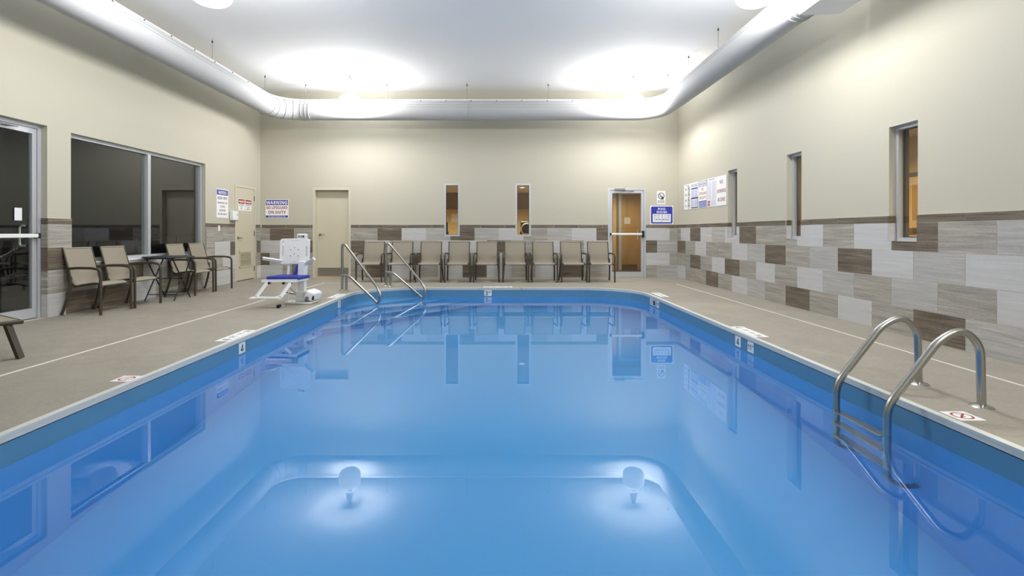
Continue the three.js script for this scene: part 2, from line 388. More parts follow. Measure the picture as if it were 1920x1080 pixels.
// ---------------------------------------------------------------- windows
function frameRect(w, h, t, d, mat_, parent, name = 'frame') { // frame in local x, y, centred on x, from y=0
  return part(name, merge([box(-w / 2, -w / 2 + t, 0, h, -d / 2, d / 2), box(w / 2 - t, w / 2, 0, h, -d / 2, d / 2), box(-w / 2 + t, w / 2 - t, 0, t, -d / 2, d / 2), box(-w / 2 + t, w / 2 - t, h - t, h, -d / 2, d / 2)]), mat_, parent);
}
let wn = 0;
function slitWindow(x, z, turn, w, v0, v1, inset, label, group) {
  const o = structure(`window_${++wn}`, label);
  o.position.set(x, v0, z); o.rotation.y = turn;
  const f = frameRect(w, v1 - v0, 0.042, 0.07, M.alu, o); f.position.z = -inset;
  const g = part('pane', box(-w / 2 + 0.04, w / 2 - 0.04, 0.04, v1 - v0 - 0.04, -0.003, 0.003), M.glass, o); g.position.z = -inset;
  frameRect(w - 0.076, v1 - v0 - 0.076, 0.012, 0.02, M.black, o, 'gasket').position.set(0, 0.038, -inset - 0.03);
  const h = v1 - v0, z0 = -0.205, z1 = -inset - 0.035, t = 0.03;
  part('outer_lining', merge([box(-w / 2, -w / 2 + t, 0, h, z0, z1), box(w / 2 - t, w / 2, 0, h, z0, z1), box(-w / 2 + t, w / 2 - t, 0, t, z0, z1), box(-w / 2 + t, w / 2 - t, h - t, h, z0, z1)]), M.bronzeFrame, o);
  if (inset > 0.05) part('reveal_lining', box(-w / 2, w / 2, h - 0.004, h, z1, 0.002), M.alu, o);
  part('sill', box(-w / 2, w / 2, -0.012, 0.0, -inset, 0.012), M.alu, o);
}
slitWindow(-1.2065, ZB, 0, 0.387, 1.03, 2.345, 0.03, 'slit window in back wall, closer to the beige door');
slitWindow(0.572, ZB, 0, 0.386, 1.03, 2.345, 0.03, 'slit window in back wall, closer to the glass door');
for (const [a, b, c, d] of HR) slitWindow(XR, (a + b) / 2, -Math.PI / 2, b - a, c, d, 0.11, 'slit window in the side wall');
{ // wide window in the left wall
  const o = structure(`window_${++wn}`, 'wide two-pane dark window in the side wall');
  o.position.set(XL, 0.70, -8.695); o.rotation.y = Math.PI / 2;
  const w = 3.23, h = 1.82, f = frameRect(w, h, 0.05, 0.10, M.alu, o); f.position.z = -0.12;
  part('mullion', box(0.02, 0.09, 0.05, h - 0.05, -0.17, -0.06), M.alu, o);
  for (const [a, b] of [[-w / 2 + 0.05, 0.02], [0.09, w / 2 - 0.05]]) for (const z of [-0.12]) part('pane', box(a, b, 0.05, h - 0.05, z - 0.002, z + 0.002), M.glass, o);
  part('sill', box(-w / 2, w / 2, -0.02, 0, -0.1, 0.02), M.white, o);
}
// ---------------------------------------------------------------- doors
function lever(parent, x, y, z, dir) {
  const r = part('handle_rose', new THREE.CylinderGeometry(0.03, 0.03, 0.014, 18).rotateX(Math.PI / 2).translate(x, y, z + 0.007), M.steel, parent);
  part('lever', merge([rod([x, y, z], [x, y, z + 0.05], 0.01), tube([[x, y, z + 0.048], [x + dir * 0.06, y + 0.003, z + 0.052], [x + dir * 0.12, y - 0.004, z + 0.048]], 0.0085, 0.02, 12, 8)]), M.steel, r);
}
{ // flush door in back wall
  const o = structure('door_1', 'beige flush door with steel kick plate in the back wall');
  o.position.set(-4.21, 0, ZB);
  const w = 0.94, h = 2.235;
  part('frame', merge([box(-w / 2 - 0.005, -w / 2 + 0.05, 0, h + 0.005, -0.2, 0.014), box(w / 2 - 0.05, w / 2 + 0.005, 0, h + 0.005, -0.2, 0.014), box(-w / 2 + 0.05, w / 2 - 0.05, h - 0.05, h + 0.005, -0.2, 0.014)]), M.trimPaint, o);
  const leaf = part('leaf', box(-w / 2 + 0.053, w / 2 - 0.053, 0.008, h - 0.053, -0.175, -0.13), M.doorPaint, o);
  part('kick_plate', box(-w / 2 + 0.07, w / 2 - 0.07, 0.02, 0.235, -0.13, -0.128), M.kick, leaf);
  lever(leaf, -0.34, 1.07, -0.13, 1);
  part('threshold', box(-w / 2 + 0.05, w / 2 - 0.05, 0, 0.008, -0.2, -0.05), M.wood, o);
}
{ // louvred door in left wall; local x runs away from the camera
  const o = structure('door_2', 'beige louvred service door in the side wall corner');
  o.position.set(XL, 0, -11.92); o.rotation.y = Math.PI / 2;
  const w = 0.94, h = 2.215;
  part('frame', merge([box(-w / 2 - 0.005, -w / 2 + 0.045, 0, h + 0.005, -0.15, 0.014), box(w / 2 - 0.045, w / 2 + 0.005, 0, h + 0.005, -0.15, 0.014), box(-w / 2 + 0.045, w / 2 - 0.045, h - 0.045, h + 0.005, -0.15, 0.014)]), M.trimPaint, o);
  const leaf = part('leaf', box(-w / 2 + 0.048, w / 2 - 0.048, 0.02, h - 0.049, -0.045, 0.0), M.doorPaint, o);
  lever(leaf, -0.34, 1.0, 0, 1);
  for (let i = 0; i < 9; i++) part('louvre_slat', new THREE.BoxGeometry(0.5, 0.03, 0.006).rotateX(0.6).translate(0, 0.36 + i * 0.033, 0.008), M.doorPaint, leaf);
  part('louvre_frame', merge([box(-0.28, 0.28, 0.66, 0.69, 0, 0.014), box(-0.28, 0.28, 0.31, 0.335, 0, 0.012), box(-0.28, -0.25, 0.31, 0.69, 0, 0.012), box(0.25, 0.28, 0.31, 0.69, 0, 0.012)]), M.doorPaint, leaf);
  for (const y of [0.25, 1.1, 1.95]) part('hinge', rod([w / 2 - 0.046, y - 0.06, 0.008], [w / 2 - 0.046, y + 0.06, 0.008], 0.009), M.dark, o);
  part('door_gap', box(-w / 2 + 0.045, w / 2 - 0.045, 0, 0.018, -0.15, -0.02), M.dark, o);
}
function glassDoor(name, label, x, z, turn, w, h, hand, inset, latch) {
  const o = structure(name, label);
  o.position.set(x, 0, z); o.rotation.y = turn;
  const F = 0.05, zc = -inset;
  part('frame', merge([box(-w / 2, -w / 2 + F, 0, h, zc - 0.09, zc + 0.02), box(w / 2 - F, w / 2, 0, h, zc - 0.09, zc + 0.02), box(-w / 2 + F, w / 2 - F, h - F, h, zc - 0.09, zc + 0.02)]), M.alu, o);
  const a = w / 2 - F - 0.004, t = h - F - 0.004, S = 0.06;
  const leaf = part('leaf_frame', merge([box(-a, -a + S, 0.012, t, zc - 0.04, zc + 0.005), box(a - S, a, 0.012, t, zc - 0.04, zc + 0.005), box(-a + S, a - S, t - 0.07, t, zc - 0.04, zc + 0.005), box(-a + S, a - S, 0.012, 0.14, zc - 0.04, zc + 0.005)]), M.alu, o);
  part('pane', box(-a + S, a - S, 0.14, t - 0.07, zc - 0.022, zc - 0.017), M.glass, leaf);
  const bary = 1.085;
  const b = part('push_bar', rbox(2 * a - 0.05, 0.052, 0.03, 0.01, -hand * 0.01, bary, zc + 0.058), M.white, leaf);
  for (const s of [-1, 1]) part('bar_end', rbox(s === hand ? latch[0] : 0.035, s === hand ? latch[1] : 0.06, 0.075, 0.008, s * (a - (s === hand ? 0.025 : 0.012)), bary, zc + 0.043), M.black, b);
  part('pull_handle', tube([[hand * (a - 0.12), bary - 0.13, zc - 0.03], [hand * (a - 0.12), bary - 0.13, zc - 0.1], [hand * (a - 0.12), bary + 0.13, zc - 0.1], [hand * (a - 0.12), bary + 0.13, zc - 0.03]], 0.012, 0.08, 30, 8), M.white, leaf);
  const c = part('door_closer', rbox(0.26, 0.055, 0.05, 0.008, -hand * 0.18, h - 0.035, zc + 0.045), M.aluDark, o);
  part('closer_arm', merge([bar([-hand * 0.1, h - 0.07, zc + 0.03], [hand * 0.18, h - 0.085, zc + 0.06], 0.02, 0.006), bar([hand * 0.18, h - 0.085, zc + 0.06], [hand * 0.02, h - 0.09, zc + 0.01], 0.018, 0.006)]), M.aluDark, c);
}
glassDoor('door_3', 'aluminium framed glass door with white push bar in the back wall', 3.165, ZB, 0, 0.95, 2.235, 1, 0.02, [0.06, 0.16]);
glassDoor('door_4', 'aluminium framed glass door with white push bar in the side wall', XL, -6.165, Math.PI / 2, 1.09, 2.54, 1, 0.10, [0.03, 0.07]);
single('notice_card', rbox(0.1, 0.16, 0.003, 0.001), M.white, 'small white card stuck on the glass of the side door', 'card', [XL - 0.108, 1.36, -6.42], Math.PI / 2);

// ---------------------------------------------------------------- rooms behind the glass
{
  const o = structure('wall_corridor', 'tan walls of the room behind the back wall');
  const z0 = ZB - 0.2, z1 = -17.6;
  part('far_wall', box(-3.2, 2.35, 0, 2.5, z1 - 0.1, z1), M.tan, o);
  part('rail', box(-3.2, 2.35, 1.93, 1.99, z1, z1 + 0.03), M.tanDark, o);
  part('upper_wall', box(-3.2, 2.35, 1.99, 2.5, z1, z1 + 0.012), M.tanDark, o);
  part('side_wall', box(-3.3, -3.2, 0, 2.5, z1, z0), M.tan, o);
  part('side_wall', box(2.35, 2.45, 0, 2.5, z1, z0), M.tan, o);
  part('side_wall', box(4.55, 4.65, 0, 2.5, -15.0, z0), M.tan, o);
  part('vestibule_wall', box(2.45, 4.65, 0, 2.5, -15.1, -15.0), M.tan, o);
  part('dark_panel', box(2.9, 3.32, 0, 2.3, -15.0, -14.98), M.tanDark, o);
  part('door_casing', box(3.32, 3.42, 0, 2.15, -15.0, -14.95), M.woodLight, o);
  part('dark_panel', box(3.42, 3.485, 0, 2.3, -15.0, -14.98), M.tanDark, o);
  part('door_frame', merge([box(3.49, 3.57, 0, 2.3, -15.0, -14.93), box(3.57, 4.4, 2.24, 2.3, -15, -14.93)]), M.alu, o);
  part('door_leaf', box(3.57, 4.3, 0.01, 2.24, -15.0, -14.985), M.wood, o);
  part('door_base', box(3.6, 4.05, 0.01, 0.18, -14.985, -14.98), M.carpet, o);
  structMesh('floor_corridor', box(-3.3, 4.65, -0.1, 0, z1 - 0.1, z0), M.carpet, 'brown carpet behind the back wall');
  structMesh('ceiling_corridor', box(-3.3, 4.65, 2.5, 2.6, z1 - 0.1, z0), M.lightTile, 'ceiling behind the back wall');
  single('doormat', rbox(0.8, 0.012, 0.5, 0.004), M.dark, 'dark doormat on the floor behind the glass door', 'mat', [3.75, 0.006, -14.4]);
  single('paper_notice', rbox(0.18, 0.19, 0.003, 0.001), M.lightTile, 'pale paper notice on the wooden door behind the glass door', 'notice', [3.76, 1.47, -14.982]);
}
{
  const o = structure('wall_hall', 'tan walls of the hall behind the slit windows');
  const x0 = XR + 0.2, x1 = 6.8;
  part('far_wall', box(x1, x1 + 0.1, 0, 2.7, -12.6, ZF), M.tan, o);
  part('end_wall', box(x0, x1, 0, 2.7, -12.7, -12.6), M.tan, o);
  part('end_wall', box(x0, x1, 0, 2.7, ZF, ZF + 0.1), M.tan, o);
  structMesh('floor_hall', box(x0, x1 + 0.1, -0.1, 0, -12.7, ZF + 0.1), M.carpet, 'brown carpet of the hall behind the slit windows');
  structMesh('ceiling_hall', box(x0, x1 + 0.1, 2.7, 2.8, -12.7, ZF + 0.1), M.lightTile, 'ceiling of the hall behind the slit windows');
}
const lensMat = mat('#ffffff', 0.4, 0, { emissive: WARM.clone(), emissiveIntensity: 1.4 });
function downlight(x, y, z, cd, label) {
  const o = thing('ceiling_downlight', label, 'lamp', [x, y, z], 0, 'round downlights in the rooms behind the glass');
  part('trim_ring', new THREE.TorusGeometry(0.085, 0.012, 8, 28).rotateX(Math.PI / 2), M.white, o);
  part('lens', new THREE.SphereGeometry(0.08, 24, 12).scale(1, 0.4, 1), lensMat, o);
  const l = new THREE.SpotLight(WARM, cd, 0, 1.35, 0.5, 2); l.position.set(0, -0.004, 0); l.target.position.set(0, -1, 0); l.shadow.radius = 1; l.castShadow = true; o.add(l); o.add(l.target);
}
downlight(0.66, 2.495, -15.3, 32, 'round downlight seen through the slit window nearer the glass door');
downlight(-1.7, 2.495, -15.3, 32, 'round downlight in the room behind the slit window nearer the beige door');
downlight(3.5, 2.495, -13.9, 8, 'round downlight behind the glass door in the back wall');
[[-11, 'level with the sign row'], [-7.6, 'near the middle slit window'], [-4.2, 'level with the pool ladder'], [-0.8, 'farthest from the sign row']]
  .forEach(([z, where]) => downlight(5.7, 2.695, z, 15, `round downlight in the hall behind the slit windows, ${where}`));

// picture on the hall wall and exercise machine behind the back windows
{
  const p = thing('framed_picture', 'dark framed picture with pale wood mount in the hall behind the largest slit window', 'picture', [6.785, 1.13, -8.14], -Math.PI / 2);
  frameRect(0.78, 0.98, 0.07, 0.03, M.bronzeFrame, p);
  part('mount', box(-0.33, 0.33, 0.06, 0.92, -0.01, 0.006), M.woodLight, p);
  part('print', box(-0.2, 0.2, 0.2, 0.78, 0.006, 0.008), M.wood, p);
}
function treadmill(x, z, turn, label) {
  const t = thing('treadmill', label, 'exercise machine', [x, 0, z], turn, 'exercise machines behind the slit windows');
  part('deck', rbox(0.75, 0.16, 1.7, 0.04, 0, 0.1, 0), M.black, t);
  part('belt', box(-0.25, 0.25, 0.18, 0.186, -0.8, 0.6), M.dark, t);
  for (const s of [-1, 1]) {
    part('upright', bar([s * 0.34, 0.15, 0.65], [s * 0.34, 1.15, 0.8], 0.06, 0.09), M.dark, t);
    part('handrail', tube([[s * 0.34, 1.05, 0.78], [s * 0.34, 0.98, 0.4], [s * 0.34, 0.95, 0.1]], 0.02, 0.1, 16, 8), M.white, t);
  }
  const c = part('console', rbox(0.7, 0.35, 0.08, 0.03, 0, 1.27, 0.8), M.black, t);
  part('console_rim', new THREE.TorusGeometry(0.16, 0.018, 8, 28).translate(-0.17, 1.22, 0.86), M.white, c);
}
treadmill(0.95, -15.76, 0, 'treadmill behind the slit window nearer the glass door');
treadmill(-1.9, -15.76, 0, 'treadmill behind the slit window nearer the beige door');

single('paper_notice', rbox(0.3, 0.3, 0.003, 0.001), M.lightTile, 'pale paper notice on the tan wall behind the slit window nearer the beige door', 'notice', [-1.55, 1.62, -17.596]);
// outside the side wall: paving and railing in the dark
structMesh('ground_outside', box(-40, XL - 0.2, -0.3, -0.05, -40, 20), mat('#4a4846', 0.9), 'dark paving outside the wide window');
{
  const f = thing('railing', 'dark metal railing outside the wide window', 'railing', [-11.5, -0.05, 0]);
  part('rail', box(-0.02, 0.02, 1.02, 1.06, -26, 2), M.black, f);
  part('rail', box(-0.02, 0.02, 0.1, 0.13, -26, 2), M.black, f);
  const g = box(-0.02, 0.02, 0, 1.05, -0.02, 0.02);
  for (let z = -26; z <= 2; z += 2) part('post', g, M.black, f).position.z = z;
}

// ---------------------------------------------------------------- chairs
function makeChair() {
  const o = new THREE.Group();
  const railPts = (x) => [[x, 0.405, 0.24], [x, 0.425, 0.18], [x, 0.39, -0.13], [x, 0.60, -0.20], [x, 0.91, -0.29]];
  const curve = (x) => new THREE.CatmullRomCurve3([[x, 0.40, 0.25], [x, 0.428, 0.20], [x, 0.412, 0.0], [x, 0.395, -0.11], [x, 0.45, -0.165], [x, 0.62, -0.205], [x, 0.91, -0.285]].map((p) => V(...p)), false, 'centripetal');
  const slingGeo = (t0, t1, sag) => {
    const A = curve(0), n = 24, m = 10, pos = [], uv = [], idx = [];
    for (const side of [0, 1]) for (let i = 0; i <= n; i++) { const t = t0 + (t1 - t0) * i / n, p = A.getPoint(t), tg = A.getTangent(t), nx = V(0, -tg.z, tg.y);
      for (let k = 0; k <= m; k++) { const s = k / m * 2 - 1, off = -sag * (1 - s * s) * Math.sin(Math.PI * i / n) + (side ? -0.004 : 0.004);
        pos.push(0.236 * s, p.y - nx.y * -off * -1, p.z - nx.z * -off * -1); uv.push(k / m * 0.46, t); } }
    const L = (n + 1) * (m + 1);
    for (const side of [0, 1]) for (let i = 0; i < n; i++) for (let k = 0; k < m; k++) { const a = side * L + i * (m + 1) + k, b = a + 1, c = a + m + 1, d = c + 1; side ? idx.push(a, c, b, b, c, d) : idx.push(a, b, c, b, d, c); }
    for (const i of [0, n]) for (let k = 0; k < m; k++) { const a = i * (m + 1) + k, b = a + 1; idx.push(a, b, a + L, b, b + L, a + L); }
    for (const k of [0, m]) for (let i = 0; i < n; i++) { const a = i * (m + 1) + k, b = a + m + 1; idx.push(a, b, a + L, b, b + L, a + L); }
    const g = new THREE.BufferGeometry(); g.setAttribute('position', new THREE.Float32BufferAttribute(pos, 3)); g.setAttribute('uv', new THREE.Float32BufferAttribute(uv, 2)); g.setIndex(idx); g.computeVertexNormals(); return g;
  };
  part('seat_sling', slingGeo(0.0, 0.46, 0.012), M.sling, o);
  part('back_sling', slingGeo(0.5, 0.995, 0.012), M.sling, o);
  for (const s of [-1, 1]) {
    part('side_rail', new THREE.TubeGeometry(curve(s * 0.240), 36, 0.0125, 8), M.bronze, o);
    part('armrest', tube([[s * 0.245, 0.63, -0.205], [s * 0.27, 0.642, -0.08], [s * 0.285, 0.642, 0.14], [s * 0.285, 0.62, 0.262], [s * 0.285, 0.52, 0.268]], 0.0185, [0.06, 0.05, 0.07], 30, 8), M.bronze, o);
    part('leg', tube([[s * 0.285, 0.54, 0.268], [s * 0.285, 0.0, 0.272]], 0.0185, 0.05, 6, 8), M.bronze, o);
    part('leg', tube([[s * 0.25, 0.52, -0.17], [s * 0.258, 0.40, -0.165], [s * 0.268, 0.2, -0.205], [s * 0.275, 0.0, -0.27]], 0.0185, [0.08, 0.08], 20, 8), M.bronze, o);
    part('seat_bracket', rod([s * 0.235, 0.41, 0.2], [s * 0.285, 0.41, 0.265], 0.012), M.bronze, o);
  }
  part('crossbar', rod([-0.24, 0.402, 0.232], [0.24, 0.402, 0.232], 0.012), M.bronze, o);
  part('crossbar', rod([-0.25, 0.385, -0.13], [0.25, 0.385, -0.13], 0.012), M.bronze, o);
  part('top_roll', rod([-0.238, 0.906, -0.284], [0.238, 0.906, -0.284], 0.013), M.sling, o);
  return o;
}
const chair0 = makeChair();
function chair(x, z, turn, label, group) {
  const c = chair0.clone(); c.name = numbered('sling_armchair'); c.position.set(x, 0, z); c.rotation.y = turn; scene.add(c); tag(c, label, 'chair', group);
}
const ord = ['first', 'second', 'third', 'fourth', 'fifth', 'sixth', 'seventh', 'eighth', 'ninth'];
[-2.96, -2.30, -1.62, -0.965, -0.31, 0.345, 1.0, 1.66, 2.29].forEach((x, i) =>
  chair(x, -11.66, (rnd() - 0.5) * 0.04, `taupe sling armchair against back wall, ${ord[i]} in the row counted from the beige door`, 'armchairs along the back wall'));
chair(-5.70, -7.17, Math.PI / 2, 'taupe sling armchair under the wide window, right beside the glass side door', 'armchairs under the wide window');
chair(-5.69, -7.80, Math.PI / 2, 'taupe sling armchair at the folding table, on its glass side door side', 'armchairs under the wide window');
chair(-5.70, -9.30, Math.PI / 2, 'taupe sling armchair at the folding table, on its louvred door side', 'armchairs under the wide window');
chair(-5.69, -9.94, Math.PI / 2, 'taupe sling armchair under the end of the wide window nearest the notice sign', 'armchairs under the wide window');
{
  const t = thing('folding_table', 'round dark folding table with crossed thin legs under the wide window', 'table', [-5.60, 0, -8.56]);
  part('tabletop', new THREE.LatheGeometry([[0, 0.70], [0.36, 0.70], [0.375, 0.703], [0.38, 0.712], [0.375, 0.722], [0.36, 0.726], [0, 0.726]].map((p) => new THREE.Vector2(...p)), 48), M.tableTop, t);
  for (const x of [-0.24, 0.24]) {
    part('leg', rod([x, 0.7, -0.24], [x, 0.0, 0.24], 0.0105), M.black, t);
    part('leg', rod([x * 0.9, 0.7, 0.24], [x * 0.9, 0.0, -0.24], 0.0105), M.black, t);
  }
  part('stretcher', rod([-0.24, 0.1, 0.172], [0.24, 0.1, 0.172], 0.007), M.black, t);
  part('stretcher', rod([-0.216, 0.1, -0.172], [0.216, 0.1, -0.172], 0.007), M.black, t);
  part('stretcher', rod([-0.24, 0.35, 0], [0.24, 0.35, 0], 0.007), M.black, t);
  for (const z of [-0.24, 0.24]) part('top_rail', rod([-0.24, 0.695, z], [0.24, 0.695, z], 0.009), M.black, t);
}
{ // lounge chair, mostly outside the frame
  const t = thing('lounge_chair', 'taupe sling lounge chair with dark splayed legs on the deck', 'lounge chair', [-4.60, 0, -4.74], -0.53);
  // local: foot end at z = 0, head towards +z, width along x
  const W = 0.33;
  part('sling', merge([rbox(2 * W - 0.06, 0.012, 1.22, 0.004, 0, 0.335, 0.63), rbox(2 * W - 0.06, 0.012, 0.72, 0.004).rotateX(-0.7).translate(0, 0.565, 1.51)]), M.sling, t);
  for (const s of [-1, 1]) {
    part('side_rail', tube([[s * W, 0.325, 0.02], [s * W, 0.325, 1.25], [s * W, 0.325, 1.85]], 0.02, 0.02, 12, 8), M.bronze, t);
    part('back_rail', rod([s * (W - 0.03), 0.335, 1.24], [s * (W - 0.03), 0.8, 1.79], 0.018), M.bronze, t);
    part('leg', bar([s * (W - 0.02), 0.33, 0.1], [s * (W + 0.03), 0, 0.02], 0.05, 0.035), M.bronze, t);
    part('leg', bar([s * (W - 0.02), 0.33, 1.5], [s * (W + 0.03), 0, 1.6], 0.05, 0.035), M.bronze, t);
  }
  part('end_bar', rbox(2 * W + 0.03, 0.035, 0.05, 0.01, 0, 0.322, 0.015), M.bronze, t);
  part('end_bar', rod([-W, 0.325, 1.85], [W, 0.325, 1.85], 0.018), M.bronze, t);
}

// ---------------------------------------------------------------- pool lift
{
  const t = thing('pool_lift', 'white accessible pool lift with blue seat pad on the deck', 'pool lift', [-3.27, 0, -8.1], -0.1);
  // local: +z faces the pool end, +x towards the water
  part('base_plate', merge([rbox(0.42, 0.03, 0.26, 0.01, 0.10, 0.017, 0.02), rbox(0.05, 0.03, 0.16, 0.01, -0.09, 0.03, 0.03)]), M.white, t);
  const mo = part('drive_housing', rbox(0.17, 0.15, 0.30, 0.04).rotateZ(-0.4).translate(0.27, 0.13, -0.03), M.white, t);
  part('drive_cap', new THREE.CylinderGeometry(0.028, 0.028, 0.02, 16).rotateX(Math.PI / 2).translate(0.25, 0.095, 0.125), M.aluDark, mo);
  part('drive_cap', rbox(0.035, 0.07, 0.03, 0.01, 0.335, 0.10, 0.10), M.black, mo);
  part('mast', rbox(0.11, 0.66, 0.09, 0.014, 0.10, 0.34, -0.02), M.white, t);
  part('mast_foot', rbox(0.16, 0.16, 0.16, 0.02, 0.11, 0.11, 0.0), M.white, t);
  part('actuator_arm', rod([-0.10, 0.05, 0.08], [-0.06, 0.19, 0.10], 0.016), M.white, t);
  part('actuator_arm', rod([-0.14, 0.19, 0.12], [0.08, 0.13, 0.05], 0.011), M.aluDark, t);
  part('actuator_arm', rod([-0.06, 0.24, 0.06], [0.08, 0.12, 0.02], 0.014), M.alu, t);
  part('back_post', rod([-0.16, 0.38, -0.06], [-0.16, 0.68, -0.10], 0.026), M.white, t);
  part('back_post', bar([0.11, 0.40, -0.06], [0.11, 0.70, -0.10], 0.08, 0.05), M.white, t);
  part('back_post', rod([-0.09, 0.38, -0.10], [-0.09, 0.68, -0.12], 0.03), M.steel, t);
  part('seat_belt', bar([-0.02, 0.44, -0.02], [0.02, 0.66, -0.07], 0.045, 0.012), M.blue, t);
  // backrest panel with rounded corners and slots
  const s = new THREE.Shape(), w = 0.245, h0 = 0.625, h1 = 1.025, r = 0.05;
  s.moveTo(-w + r, h0); s.lineTo(w - r, h0); s.quadraticCurveTo(w, h0, w, h0 + r); s.lineTo(w, h1 - r); s.quadraticCurveTo(w, h1, w - r, h1); s.lineTo(-w + r, h1); s.quadraticCurveTo(-w, h1, -w, h1 - r); s.lineTo(-w, h0 + r); s.quadraticCurveTo(-w, h0, -w + r, h0);
  const slot = (x, y, sw, sh, a = 0) => { const c = Math.cos(a), n = Math.sin(a); s.holes.push(new THREE.Path([[-sw, -sh], [-sw, sh], [sw, sh], [sw, -sh]].map(([p, q]) => new THREE.Vector2(x + p * c - q * n, y + p * n + q * c)))); };
  slot(-0.2, 0.825, 0.013, 0.085); slot(0.2, 0.825, 0.013, 0.085); slot(0, 0.992, 0.07, 0.006); slot(0, 0.65, 0.035, 0.006);
  slot(-0.197, 0.977, 0.03, 0.008, 0.78); slot(0.197, 0.977, 0.03, 0.008, -0.78); slot(-0.2, 0.67, 0.03, 0.008, -0.78); slot(0.2, 0.67, 0.03, 0.008, 0.78);
  const bg = new THREE.ExtrudeGeometry(s, { depth: 0.02, bevelEnabled: true, bevelSize: 0.004, bevelThickness: 0.004, bevelSegments: 2 });
  bg.rotateX(-0.06); bg.translate(-0.05, 0, -0.03);
  const b = part('backrest', bg, M.white, t);
  for (const [x, y] of [[0, 0.88], [-0.065, 0.845], [0.065, 0.85], [0, 0.785], [-0.065, 0.75], [0.065, 0.75]]) part('bolt', new THREE.CylinderGeometry(0.0065, 0.0065, 0.008, 8).rotateX(Math.PI / 2).translate(x - 0.05, y, -0.004 - y * 0.06 + 0.002), M.dark, b);
  const rc = part('remote_control', rbox(0.165, 0.09, 0.05, 0.018, 0.065, 1.062, -0.09), M.white, t);
  for (let i = 0; i < 3; i++) part('button', rbox(0.024, 0.034, 0.008, 0.003, 0.022 + i * 0.037, 1.062, -0.063), i === 2 ? M.black : M.aluDark, rc);
  part('armrest', bar([-0.26, 0.66, -0.06], [-0.50, 0.715, 0.10], 0.045, 0.03), M.white, t);
  part('armrest', bar([0.11, 0.60, -0.04], [0.355, 0.715, 0.10], 0.05, 0.035), M.white, t);
  part('arm_bracket', bar([0.10, 0.45, -0.05], [0.13, 0.62, -0.03], 0.06, 0.035), M.white, t);
  part('seat_frame', merge([rbox(0.50, 0.04, 0.40, 0.012, -0.06, 0.382, 0.14), bar([-0.36, 0.382, 0.35], [0.20, 0.392, 0.35], 0.04, 0.035)]), M.white, t);
  part('seat_pad', rbox(0.52, 0.05, 0.40, 0.022, -0.045, 0.425, 0.14), M.blue, t);
  for (const x of [-0.23, 0.0, 0.12]) part('knob', new THREE.CylinderGeometry(0.019, 0.019, 0.03, 14).rotateX(Math.PI / 2).translate(x, 0.352, 0.37), M.black, t);
  for (const x of [-0.265, 0.115]) part('footrest_arm', bar([x, 0.37, 0.35], [x - 0.06, 0.165, 0.56], 0.05, 0.035), M.white, t);
  part('footrest', merge([rbox(0.46, 0.03, 0.10, 0.01, -0.16, 0.15, 0.57), rbox(0.10, 0.014, 0.10, 0.004, -0.36, 0.145, 0.58)]), M.white, t);
}
{
  const k = thing('deck_anchor', 'small black star-shaped anchor knob on the deck before the pool lift', 'anchor', [-3.30, 0, -7.55]);
  part('stem', new THREE.CylinderGeometry(0.012, 0.02, 0.02, 10).translate(0, 0.01, 0), M.black, k);
  part('star_knob', merge([0, 1, 2].map((i) => new THREE.BoxGeometry(0.07, 0.02, 0.018).rotateY(i * Math.PI / 3).rotateX(0.5).translate(0, 0.03, 0))), M.black, k);
}

// ---------------------------------------------------------------- rails and ladder
function plate0(x, z, r = 0.052) { return new THREE.LatheGeometry([[0.02, 0.018], [0.028, 0.018], [r * 0.85, 0.008], [r, 0]].map((p) => new THREE.Vector2(...p)), 24).translate(x, 0, z); }
function stepRail(x, z, label) {
  // local +x points from the deck into the pool
  const t = thing('step_handrail', label, 'handrail', [x, 0, z], 0, 'step handrails in the pool corner');
  t.rotation.y = -Math.atan2(0.88, 0.95);
  part('rail', tube([[0, 0, 0], [0, 0.90, 0], [0.13, 0.88, 0], [1.24, 0.12, 0], [1.32, -0.02, 0], [1.24, -0.17, 0], [1.1, -0.09, 0], [0.25, 0.29, 0], [0.0, 0.29, 0]], 0.0255, [0.13, 0.12, 0.13, 0.08, 0.08, 0.08, 0.12], 140, 12), M.steel, t);
  part('post', rod([0.15, 0, 0], [0.15, 0.29, 0], 0.0255, 14), M.steel, t);
  part('base_flange', plate0(0, 0), M.steel, t); part('base_flange', plate0(0.15, 0), M.steel, t);
}
stepRail(-3.10, -9.94, 'bent steel step handrail beside the pool lift');
stepRail(-2.41, -10.70, 'bent steel step handrail in front of the armchair row');
{
  const t = thing('pool_ladder', 'steel pool ladder with two curved rails at the tiled wall side', 'ladder', [0, 0, -3.53]);
  for (const z of [-0.247, 0.247]) {
    part('rail', tube([[3.12, 0, z], [3.11, 0.40, z], [3.0, 0.505, z], [2.85, 0.44, z], [2.505, 0.0, z], [2.505, -0.18, z], [2.505, -0.95, z], [2.62, -1.06, z], [2.69, -1.06, z]], 0.024, [0.16, 0.1, 0.1, 0.12, 0.02, 0.08, 0.06], 160, 14), M.steel, t);
    part('base_flange', plate0(3.12, z, 0.065), M.steel, t);
  }
  for (const y of [-0.24, -0.5, -0.76]) part('tread', rbox(0.085, 0.03, 0.47, 0.01, 2.505, y, 0), M.steel, t);
}

